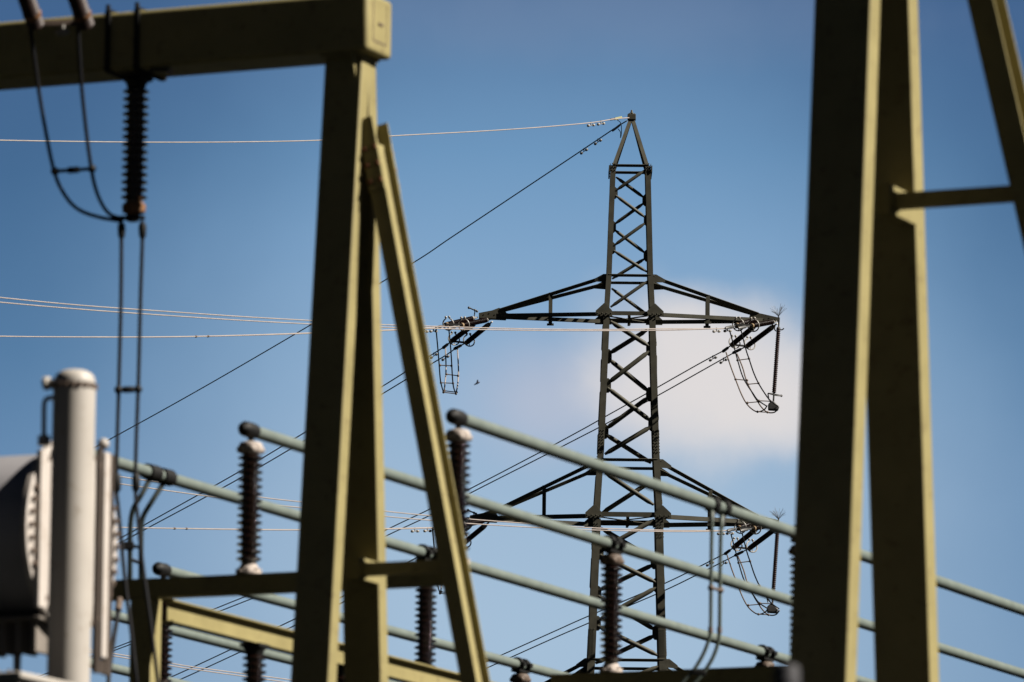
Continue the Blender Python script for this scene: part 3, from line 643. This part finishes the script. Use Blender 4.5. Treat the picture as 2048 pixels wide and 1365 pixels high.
# hanging insulators below the side beam
def on_line(p, d, px):
    lo, hi = 0, 60
    for _ in range(50):
        mid = (lo + hi) / 2
        if zproj(p + d * mid)[0] < px: lo = mid
        else: hi = mid
    return p + d * lo
def hang_proto(loc, label):
    root = thing('hanging_insulator', loc, label, 'insulator', 'brown insulators hanging under the green side beam', ROT); b = Vector(loc)
    m = MB(); m.box(b - EZ * .015, E1 * .10, E2 * .11, EZ * .015); m.lathe(b - EZ * .10, EZ, [(0, .075), (.05, .09), (.07, .11), (.075, .08)], 20)
    for k in range(4): m.lathe(b + E1 * (.085 * math.cos(k * 1.571 + .6)) + E2 * (.085 * math.sin(k * 1.571 + .6)) - EZ * .05, EZ, [(0, .02), (.045, .02)], 6)
    m.build('top_flange', 'clamp_metal', root)
    m = MB(); pr = [(0, .064)]; n = 15; q = .96 / n
    for i in range(n):
        a = .01 + q * i
        pr += [(a, .068), (a + q * .22, .071), (a + q * .32, .082), (a + q * .38, .098), (a + q * .44, .1055), (a + q * .51, .109), (a + q * .58, .110), (a + q * .65, .1085), (a + q * .71, .104), (a + q * .76, .095), (a + q * .88, .073)]
    pr.append((.98, .064)); m.lathe(b - EZ * 1.07, EZ, pr, 36); m.build('porcelain', 'porcelain', root)
    m = MB(); m.lathe(b - EZ * 1.17, EZ, [(0, .05), (.02, .095), (.08, .10), (.11, .07)], 20); m.build('bottom_cap', 'rusty_cap', root)
    return root
hp = hang_proto(on_line(s0, E2, 510) - EZ * .101, 'hanging insulator left of the left gantry legs, nearest under the side beam')
o = copy_tree(hp); o.location = on_line(s0, E2, 683) - EZ * .101; o['label'] = 'hanging insulator glimpsed between the two left gantry legs'
o = copy_tree(hp); o.location = on_line(s0, E2, 862) - EZ * .101; o['label'] = 'hanging insulator at the bottom edge between left gantry leg and brace'
# second row beam
b3 = base_of('second', 1224) - EZ * .004
ga, gb = along_e1(b3, 1108), along_e1(b3, 1682)
fr2 = thing('support_frame', W(b3, ga, 0, -b3.z), 'dark steel support beam along the bottom edge, left of the right gantry', 'steel frame', 'green busbar support frames')
m = MB(); m.ibeam(W(b3, ga, 0, -.10), W(b3, gb, 0, -.10), .20, .18, EZ); m.box(W(b3, (ga + gb) / 2, -.082, -.10), E1 * ((gb - ga) / 2 - .002), E2 * .004, EZ * .084); m.build('cross_beam', 'olive_paint', fr2)
for e in (ga + .3, gb - .3):
    m = MB(); top = b3.z - .202; m.box(W(b3, e, .02, -.202 - top / 2), E1 * .105, E2 * .10, EZ * (top / 2)); m.build('post', 'olive_paint', fr2, bevel=.008)
b4 = base_of('third', 1530) - EZ * .004
a4, c4 = along_e1(b4, 960), along_e1(b4, 1900)
fr3 = thing('support_frame', W(b4, a4, 0, -b4.z), 'farthest steel support beam, almost hidden below the bottom edge', 'steel frame', 'green busbar support frames')
m = MB(); m.ibeam(W(b4, a4, 0, -.10), W(b4, c4, 0, -.10), .20, .18, EZ); m.build('cross_beam', 'olive_paint', fr3)
for e in (a4 + .3, c4 - .3):
    m = MB(); top = b4.z - .202; m.box(W(b4, e, .02, -.202 - top / 2), E1 * .105, E2 * .10, EZ * (top / 2)); m.build('post', 'olive_paint', fr3, bevel=.008)

# ------------------------------------------------------------------ gantries
def gantry_legs(root, H, w, d, offs, slopes, ztop):
    # H: point on the sunlit side plane, midway between the legs, at height H.z; legs spread by slope sl
    for of, sl, nm, ins in ((offs[0], slopes[0], 'leg', 0), (offs[1], slopes[1], 'leg', .004)):
        m = MB(); zt, zb = ztop, 0.0
        def c(z): return W((H.x, H.y, z), -w / 2, of + sl * (H.z - z), 0)
        t, b = c(zt), c(zb); hx = E1 * (w / 2 - ins); hy = E2 * (d / 2)
        m.add([b - hx - hy, b + hx - hy, b + hx + hy, b - hx + hy, t - hx - hy, t + hx - hy, t + hx + hy, t - hx + hy], [(0, 3, 2, 1), (4, 5, 6, 7), (0, 1, 5, 4), (1, 2, 6, 5), (2, 3, 7, 6), (3, 0, 4, 7)])
        m.build(nm, 'olive_paint', root, bevel=.010)
def gantry_brace(root, top, tan, h, b, bolts=True):
    bot = W(top, tan * top.z, 0, -top.z); d = (bot - top)
    dn = d.normalized(); m = MB(); m.ibeam(top + dn * .19, bot, h, b, E2, .016, .014)
    for s in (-1, 1): m.bar(top + E2 * (s * (h / 2 + .008)), top + dn * .62 + E2 * (s * (h / 2 + .008)), .014, b * .98, E2)
    br = m.build('brace', 'olive_paint', root)
    if bolts:
        dn = d.normalized(); sd = dn.cross(E2)
        for s in (-1, 1):
            for i in range(3):
                for k in (-1, 1):
                    m = MB(); m.lathe(top + dn * (.26 + .14 * i) + E2 * (s * (h / 2 + .015)) + sd * (k * b * .32), E2 * s, [(0, .022), (.022, .022), (.026, .012)], 6); m.build('bolt', 'rust', br)
def tie_and_strut(root, P, e_to, ht, depth_back, e2f, strut_h):
    m = MB(); m.box(W(P, -.066, (e2f + depth_back) / 2, 0), E1 * .064, E2 * ((depth_back - e2f) / 2), EZ * (ht / 2)); m.build('tie_block', 'olive_paint', root, bevel=.006)
    m = MB(); m.bar(W(P, -.001, .03, -.01), W(P, e_to, .03, -.01), .10, strut_h, E2); m.lathe(W(P, -.0005, .03, -.01), E1, [(0, strut_h * .7), (.02, strut_h * .7), (.022, strut_h * .5)], 20); m.build('strut', 'olive_paint', root)
# left gantry
H = at(737, 112, 55.0)
gl = thing('gantry', (H.x, H.y, 0), 'olive green steel gantry on the left with box beam, split legs and slanting brace', 'gantry', rotz=ROT)
LEGS_L = ((-.038, .078), (-.091, .080))
gantry_legs(gl, H, .340, .155, *LEGS_L, H.z - .003)
m = MB(); LB = 14.0; m.box(W(H, .10 - LB / 2, 0, .245), E1 * (LB / 2), E2 * .245, EZ * .245); beam = m.build('beam', 'olive_paint', gl, bevel=.035)
m = MB()
m.box(W(H, .1005, -.13, .27), E1 * .002, E2 * .006, EZ * .17); m.box(W(H, .1005, -.005, .10), E1 * .002, E2 * .125, EZ * .006); m.box(W(H, .1005, .13, .27), E1 * .002, E2 * .003, EZ * .17); m.build('cover_seam', 'brown_metal', beam)
m = MB(); m.box(W(H, .103, .01, .255), E1 * .006, E2 * .045, EZ * .009); m.build('latch', 'brown_metal', beam)
for s in (-1, 1):
    m = MB(); m.prism([W(H, -.05, s * .158, -.004), W(H, -.05, s * .240, -.004), W(H, -.05, s * .235, -.03), W(H, -.05, s * .165, -.20)], E1 * .014); m.build('stiffener', 'olive_paint', gl, smooth=False)
m = MB(); m.box(W(H, -.172, 0, -.012), E1 * .177, E2 * .20, EZ * .008); m.build('head_plate', 'olive_paint', gl)
btop = at(752, 246, 55.1)
gantry_brace(gl, W(H, .014, .06, btop.z - H.z), .212, .29, .138)
zt = at(735, 1137, 55.0).z - H.z
tie_and_strut(gl, W(H, 0, 0, zt), .014 + .212 * (btop.z - H.z - zt) - .05, .18, .40, -.03, .10)
# far end of the beam, outside the frame
Hf = W(H, -13.6, 0, 0)
gantry_legs(gl, Hf, .340, .155, *LEGS_L, H.z - .003)
# two straps round the beam above the hanging insulator
ref = H
for px in (216, 274):
    lo, hi = -14, 0
    for _ in range(50):
        mid = (lo + hi) / 2
        if zproj(W(H, mid, -.245, .1))[0] < px: lo = mid
        else: hi = mid
    m = MB(); t = .012
    for (e2_, z_, a, b) in ((-.245 - t, .245, t, .257), (.245 + t, .245, t, .257)): m.box(W(H, lo, e2_, z_), E1 * .022, E2 * a, EZ * b)
    for z_ in (-t, .49 + t): m.box(W(H, lo, 0, z_), E1 * .0215, E2 * .245, EZ * t)
    m.lathe(W(H, lo, -.26, .50), EZ, [(0, .02), (.05, .02)], 6); m.build('strap', 'clamp_metal', gl)
    SX = lo
# right gantry
K = at(1787, 400, 50.0)
gr = thing('gantry', (K.x, K.y, 0), 'nearer olive green gantry legs on the right, cut off by the picture edge', 'gantry', rotz=ROT)
apx = K.z + 4.83
KH = W(K, 0, 0, apx - K.z)
gantry_legs(gr, K, .45, .205, (-.509, .575), (-.091, .092), apx)
m = MB(); m.box(W(KH, .10 - 7.0, 0, .25), E1 * 7.0, E2 * .26, EZ * .248); m.build('beam', 'olive_paint', gr, bevel=.035)
ez = lambda y: at(1787, y, 50.0).z
tn = .2125 * 273 / 249
e0 = (2032 + 22 - 1787) / 249.0
topz = apx - .5
gantry_brace(gr, W(K, e0 - .012 - tn * (topz - K.z), .05, topz - K.z), tn, .30, .20)
tie_and_strut(gr, W(K, 0, 0, 0), e0 - .08, .22, .52, -.06, .115)
Kf = W(KH, -13.6, 0, 0)
gantry_legs(gr, Kf, .45, .205, (-.07, .13), (-.091, .092), Kf.z - .003)

# ------------------------------------------------------------------ hanging insulator and cables on the left gantry
hb = H; 
def e1_for(px, e2, z):
    lo, hi = -14, 0
    for _ in range(50):
        mid = (lo + hi) / 2
        if zproj(W(H, mid, e2, z))[0] < px: lo = mid
        else: hi = mid
    return lo
ex = e1_for(273, -.02, 0)
hi_root = hang_proto(W(H, ex, -.02, -.026), 'brown hanging insulator with rusty cap under the left gantry beam')
hi_root['group'] = 'brown insulators hanging under steelwork'
m = MB(); q = W(H, e1_for(300, -.2, 0), -.2, -.02); m.bar(q, W(q, .18, 0, -.005), .05, .025, E2); bk = m.build('earthing_bracket', 'clamp_metal', gl); m = MB(); m.ball(W(q, .19, 0, -.03), .030); m.lathe(W(q, .17, -.01, -.03), E1, [(0, .015), (.05, .015)], 8); m.build('ball_stud', 'cement', bk)
YH = W(H, ex, 0, 0).y
def pathc(pts): return smooth_path([at(x, y, Y) for x, y, Y in pts], 7)
def spacer(root, a, b, mt='clamp_metal', r=.016):
    m = MB(); p, q = at(*a), at(*b); m.tube([p, q], r, 8)
    d = (q - p).normalized()
    for c in (p, q): m.ball(c, .036, 10)
    m.lathe((p + q) / 2 - d * .05, d, [(0, .02), (.01, .028), (.09, .028), (.1, .02)], 8); return m.build('spacer', mt, root)
# jumper pair from the tension strings to the insulator
jl = thing('jumper_cables', at(245, 438, YH), 'two black cables looping from the beam to the rusty capped insulator', 'cables')
for pts in ([(58, 30, YH - .9), (64, 80, YH - .85), (76, 170, YH - .7), (90, 255, YH - .6), (108, 342, YH - .5), (128, 388, YH - .4), (155, 418, YH - .3), (195, 434, YH - .15), (245, 443, YH)],
            [(155, 30, YH - .9), (157, 80, YH - .85), (163, 170, YH - .7), (171, 250, YH - .6), (182, 334, YH - .5), (192, 380, YH - .35), (207, 414, YH - .2), (225, 432, YH - .1), (252, 438, YH)]):
    m = MB(); m.tube(pathc(pts), .0165, 10); m.build('cable', 'cable_black', jl)
spacer(jl, (110, 343, YH - .5), (184, 338, YH - .5))
# tension strings at the top left corner
ts = thing('tension_insulator', at(110, 45, YH - .9), 'pair of reddish brown insulator strings with yoke at the top left corner', 'insulator')
for x0, y0, x1, y1 in ((30, -70, 72, 52), (130, -70, 172, 52)):
    m = MB(); a, b = at(x0, y0, YH - 1.5), at(x1, y1, YH - .9); d = (b - a).normalized(); a = b - d * 1.1; shed_rod(m, a, b, .055, .075, .05, 20); rd = m.build('porcelain_rod', 'dull_brown', ts)
    m = MB(); m.lathe(b - d * .16, d, [(0, .075), (.02, .08), (.04, .075)], 16); m.build('band', 'rusty_cap', rd)
m = MB(); m.bar(at(78, 47, YH - .9), at(152, 47, YH - .9), .05, .045, EZ); m.build('yoke_plate', 'brown_metal', ts, bevel=.006)
m = MB(); m.lathe(at(112, 66, YH - .92), E1, [(0, .02), (.04, .03), (.09, .03), (.12, .015)], 10); m.tube([at(126, 50, YH - .91), at(126, 66, YH - .91)], .02, 8); m.build('shackle', 'galvanised', ts)
# twin cables dropping from the insulator
dc = thing('drop_cables', at(262, 455, YH), 'two long black cables dropping from the rusty capped insulator past the white column', 'cables')
for pts in ([(243, 442, YH), (243, 470, YH), (242, 600, YH), (238, 760, YH), (234, 900, YH), (233, 980, YH + .0), (236, 1010, YH), (243, 1085, YH), (252, 1180, YH + .0), (262, 1260, YH), (277, 1400, YH)],
            [(284, 442, YH), (285, 470, YH), (281, 600, YH), (277, 760, YH), (272, 900, YH), (271, 985, YH), (275, 1030, YH), (282, 1100, YH), (292, 1180, YH), (303, 1260, YH), (320, 1400, YH)]):
    m = MB(); m.tube(pathc(pts), .0165, 10); cb = m.build('cable', 'cable_black', dc)
    x, y = pts[1][0], pts[1][1]; m = MB(); m.tube([at(x, y - 22, YH), at(x, y - 12, YH), at(x, y + 2, YH), at(x, y + 8, YH)], [.03, .034, .03, .018], 10); m.build('terminal', 'clamp_metal', cb)
    x, y = pts[4][0], 963; m = MB(); m.tube([at(x, y - 16, YH), at(x, y - 10, YH), at(x, y + 16, YH), at(x, y + 22, YH)], [.018, .034, .034, .018], 10); m.build('connector', 'clamp_metal', cb)
m = MB(); m.bar(at(240, 436, YH), at(290, 436, YH), .06, .03, E2); m.box(at(265, 432, YH), E1 * .04, E2 * .04, EZ * .05); m.build('terminal_plate', 'clamp_metal', dc, bevel=.006)
spacer(dc, (237, 780, YH), (276, 779, YH), r=.013)
# lower cable in the corner beside the column
lc = thing('loose_cable', at(237, 1213, 57), 'single dark cable hanging steeply beside the white column at the bottom left', 'cable')
m = MB(); m.tube(pathc([(238, 1205, 58.0), (236, 1225, 57.8), (226, 1290, 57.4), (218, 1350, 57.1), (214, 1420, 57)]), .020, 10); m.build('cable', 'cable_black', lc)
m = MB(); a, b = at(239, 1200, 58.0), at(236, 1222, 57.8); m.tube([a, b], .03, 10); m.build('lug', 'brown_metal', lc)
# green downlead pair of the third tube
dl = thing('downlead', on_tube('third', 320), 'two dark green bent pipes clamped to the third busbar beside the white column', 'pipes')
pT1, pT2 = on_tube('third', 303), on_tube('third', 331); YT = pT1.y
for p, pts in ((pT1, [(283, 990), (268, 1015), (262, 1040), (260, 1080), (260, 1130), (260, 1200)]), (pT2, [(306, 1000), (288, 1030), (283, 1052), (282, 1090), (282, 1130), (282, 1200)])):
    m = MB(); m.tube(smooth_path([p - EZ * .03] + [at(x, y, p.y - .12) for x, y in pts], 6), .024, 10); pi = m.build('pipe', 'dark_pipe', dl)
    m = MB(); m.lathe(p - E2 * .10, E2, [(0, .058), (.005, .075), (.19, .078), (.2, .058)], 18); m.build('tube_clamp', 'clamp_metal', pi)
m = MB(); m.bar(at(244, 1092, YT - .12), at(268, 1092, YT - .12), .06, .075, E2); m.build('clamp_block', 'clamp_metal', dl, bevel=.008)
m = MB(); m.bar(at(258, 1090, YT - .12), at(284, 1097, YT - .12), .03, .03, E2); m.build('spacer', 'clamp_metal', dl)
m = MB(); m.bar(at(258, 1118, YT - .12), at(284, 1128, YT - .12), .03, .03, E2); m.build('spacer', 'brown_metal', dl)
# green downlead pair of the front tube
d2 = thing('downlead', on_tube('front', 1430), 'two slim green bent pipes hanging from the nearest busbar beside the right gantry', 'pipes')
q1, q2 = on_tube('front', 1424), on_tube('front', 1446)
for p, pts in ((q1, [(1424, 1035), (1423, 1100), (1422, 1180), (1421, 1262), (1416, 1285), (1405, 1312), (1388, 1340), (1372, 1358), (1350, 1382)]), (q2, [(1443, 1045), (1441, 1100), (1440, 1180), (1439, 1260), (1435, 1290), (1425, 1317), (1411, 1340), (1395, 1360), (1372, 1386)])):
    m = MB(); m.tube(smooth_path([p - EZ * .05] + [at(x, y, p.y - .1) for x, y in pts], 6), .0185, 10); pi = m.build('pipe', 'green_cable', d2)
    m = MB(); m.lathe(p - E2 * .05, E2, [(0, .06), (.005, .078), (.095, .078), (.1, .06)], 18); m.tube([p - EZ * .06, at(pts[0][0], pts[0][1] + 10, p.y - .1)], [.035, .026], 10); m.build('tube_clamp', 'clamp_metal', pi)
    m = MB(); x = pts[3][0]; m.tube([at(x, 1255, p.y - .1), at(x, 1266, p.y - .1)], .024, 10); m.build('joint', 'brown_metal', pi)
m = MB(); a, b = at(1422, 1176, q1.y - .1), at(1441, 1181, q2.y - .1); m.tube([a, b], .015, 8); m.ball(a, .032); m.ball(b, .032); m.build('spacer', 'brown_metal', d2)
m = MB(); m.bar(at(1384, 1344, q1.y - .1), at(1412, 1348, q1.y - .1), .05, .05, E2); m.build('end_clamp', 'clamp_metal', d2, bevel=.008)

# ------------------------------------------------------------------ transformer corner, lower left
YC = 48.0; SC = F / (YC * 1.01)
ct = at(149, 765, YC)
vc = thing('vent_column', (ct.x, ct.y, 0), 'tall white cylindrical column with a domed bolted cap at the left edge', 'column')
rc = 43.0 / SC
m = MB(); m.lathe((ct.x, ct.y, 0), EZ, [(0, rc), (ct.z - .04, rc)], 48); m.build('shaft', 'white_paint', vc)
m = MB(); z = ct.z; m.lathe((ct.x, ct.y, z), EZ, [(-.02, rc * .97), (0, rc * .97), (.02, rc * .95), (.048, rc * .88), (.070, rc * .72), (.084, rc * .50), (.090, rc * .25), (.092, .01)], 48); m.build('dome_cap', 'white_paint', vc)
m = MB(); m.lathe((ct.x, ct.y, z - .045), EZ, [(0, rc), (.001, rc * 1.04), (.018, rc * 1.04), (.019, rc)], 48)
for k in range(20): m.lathe((ct.x + rc * 1.0 * math.cos(k * .314), ct.y + rc * 1.0 * math.sin(k * .314), z - .05), EZ, [(0, .014), (.035, .014)], 6)
m.build('bolt_ring', 'brown_metal', vc)
m = MB(); c = W((ct.x, ct.y, z - .005), -rc * 1.02, -.05, 0); m.lathe(c + E1 * .03, -E1, [(0, .03), (.05, .03), (.055, .05), (.085, .05)], 14); m.build('lug', 'white_paint', vc)
m = MB(); m.tube(smooth_path([at(106, 796, YC + .1), at(96, 797, YC + .1), at(89, 806, YC + .1), at(88, 840, YC + .1), at(88, 890, YC + .1)], 5), .018, 10); m.tube([at(88, 872, YC + .1), at(88, 892, YC + .1)], .045, 10); m.build('pipe', 'grey_paint', vc)
# drum with its bolted end flange
YD = 50.0; SD = F / (YD * 1.01)
dcn = at(147, 1072, YD)
dr = thing('conservator_drum', (dcn.x, dcn.y, 0), 'dark grey horizontal drum with bolted flange behind the white column', 'tank', rotz=ROT)
rd_ = .615
m = MB(); m.lathe(dcn - E1 * 2.6, E1, [(0, .3), (.1, rd_ * .9), (.2, rd_), (2.45, rd_), (2.54, rd_ * .985)], 64); m.build('shell', 'grey_paint', dr)
m = MB(); rf = .73; m.lathe(dcn - E1 * .06, E1, [(0, rd_), (.001, rf - .02), (.008, rf), (.05, rf), (.058, rf - .02), (.059, rf - .14), (.06, rf - .15)], 72)
fl_ = m.build('flange', 'bright_paint', dr)
for k in range(44):
    m = MB(); a = 2 * math.pi * k / 44; m.lathe(dcn + E2 * ((rf - .05) * math.sin(a)) + EZ * ((rf - .05) * math.cos(a)) - E1 * .004, E1, [(0, .020), (.03, .020), (.034, .010)], 6); m.build('bolt', 'brown_metal', fl_)
m = MB(); m.lathe(dcn - E1 * .02, E1, [(0, rf - .15), (.008, rf - .15), (.014, rf - .17), (.018, .3), (.019, .02)], 56); m.build('end_plate', 'bright_paint', dr)
for e2_, z0, z1, w in ((-.55, -.60, .56, .055), (.45, -.86, .68, .045)):
    m = MB(); m.box(W(dcn, .022, e2_, (z0 + z1) / 2), E1 * .022, E2 * w, EZ * ((z1 - z0) / 2)); m.build('upright', 'bright_paint', dr, bevel=.008)
for e2_, w, z0, z1 in ((.372, .032, -.98, .70), (.548, .040, -.98, .68)):
    m = MB(); m.box(W(dcn, .012, e2_, (z0 + z1) / 2), E1 * .016, E2 * w, EZ * ((z1 - z0) / 2)); m.build('side_channel', 'dark_channel', dr, bevel=.004)
m = MB(); m.box(W(dcn, .010, .46, -.92), E1 * .012, E2 * .06, EZ * .055); m.build('foot_plate', 'dark_channel', dr, bevel=.004)
m = MB(); m.ball(W(dcn, .02, .41, .74), .045); m.build('lifting_eye', 'white_paint', dr)
m = MB()
for k in range(5): m.box(W(dcn, -.38 + .13 * k - .25, -.25, -.78), E1 * .022, E2 * .14, EZ * .12)
m.box(W(dcn, -.45, -.25, -.655), E1 * .42, E2 * .2, EZ * .012); m.build('cooling_fins', 'fin_paint', dr, bevel=.006)
m = MB(); m.box(W(dcn, -.9, -.15, -.82), E1 * .22, E2 * .2, EZ * .17); m.tube([W(dcn, -.34, -.2, -.9), W(dcn, -.34, -.2, -dcn.z)], .03, 10); m.tube([W(dcn, -.95, -.1, -.95), W(dcn, -.95, -.1, -dcn.z)], .09, 12); m.build('saddle_leg', 'grey_paint', dr, bevel=.006)
# cabinet roof at the very corner
cb = at(30, 1352, 46.5)
cbx = thing('cabinet', (cb.x, cb.y, 0), 'beige cabinet roof edge in the bottom left corner', 'cabinet', rotz=ROT)
m = MB(); m.box(W(cb, -.45, .3, -(cb.z) / 2 - .02), E1 * .55, E2 * .45, EZ * (cb.z / 2 - .02)); m.build('body', 'white_paint', cbx, bevel=.01)
m = MB(); m.box(W(cb, -.45, .3, -.015), E1 * .60, E2 * .50, EZ * .022); m.build('roof', 'white_paint', cbx, bevel=.01)
m = MB()
for k in range(12): m.lathe(W(cb, -.95 + .09 * k, -.16, .004), EZ, [(0, .014), (.022, .014)], 6)
m.build('rivets', 'brown_metal', cbx)
# grey post right of centre at the bottom edge
gp = at(1574, 1330, 29.0)
gpo = thing('bollard_post', (gp.x, gp.y, 0), 'blurred grey rounded post at the bottom edge against the right gantry leg', 'post')
m = MB(); m.lathe((gp.x, gp.y, 0), EZ, [(0, .055), (gp.z - .02, .055), (gp.z - .005, .050), (gp.z, .04)], 32); m.build('shaft', 'post_grey', gpo)
m = MB(); m.lathe((gp.x, gp.y, gp.z - .09), EZ, [(0, .055), (.002, .058), (.02, .058), (.022, .055)], 32); m.build('band', 'post_grey', gpo)
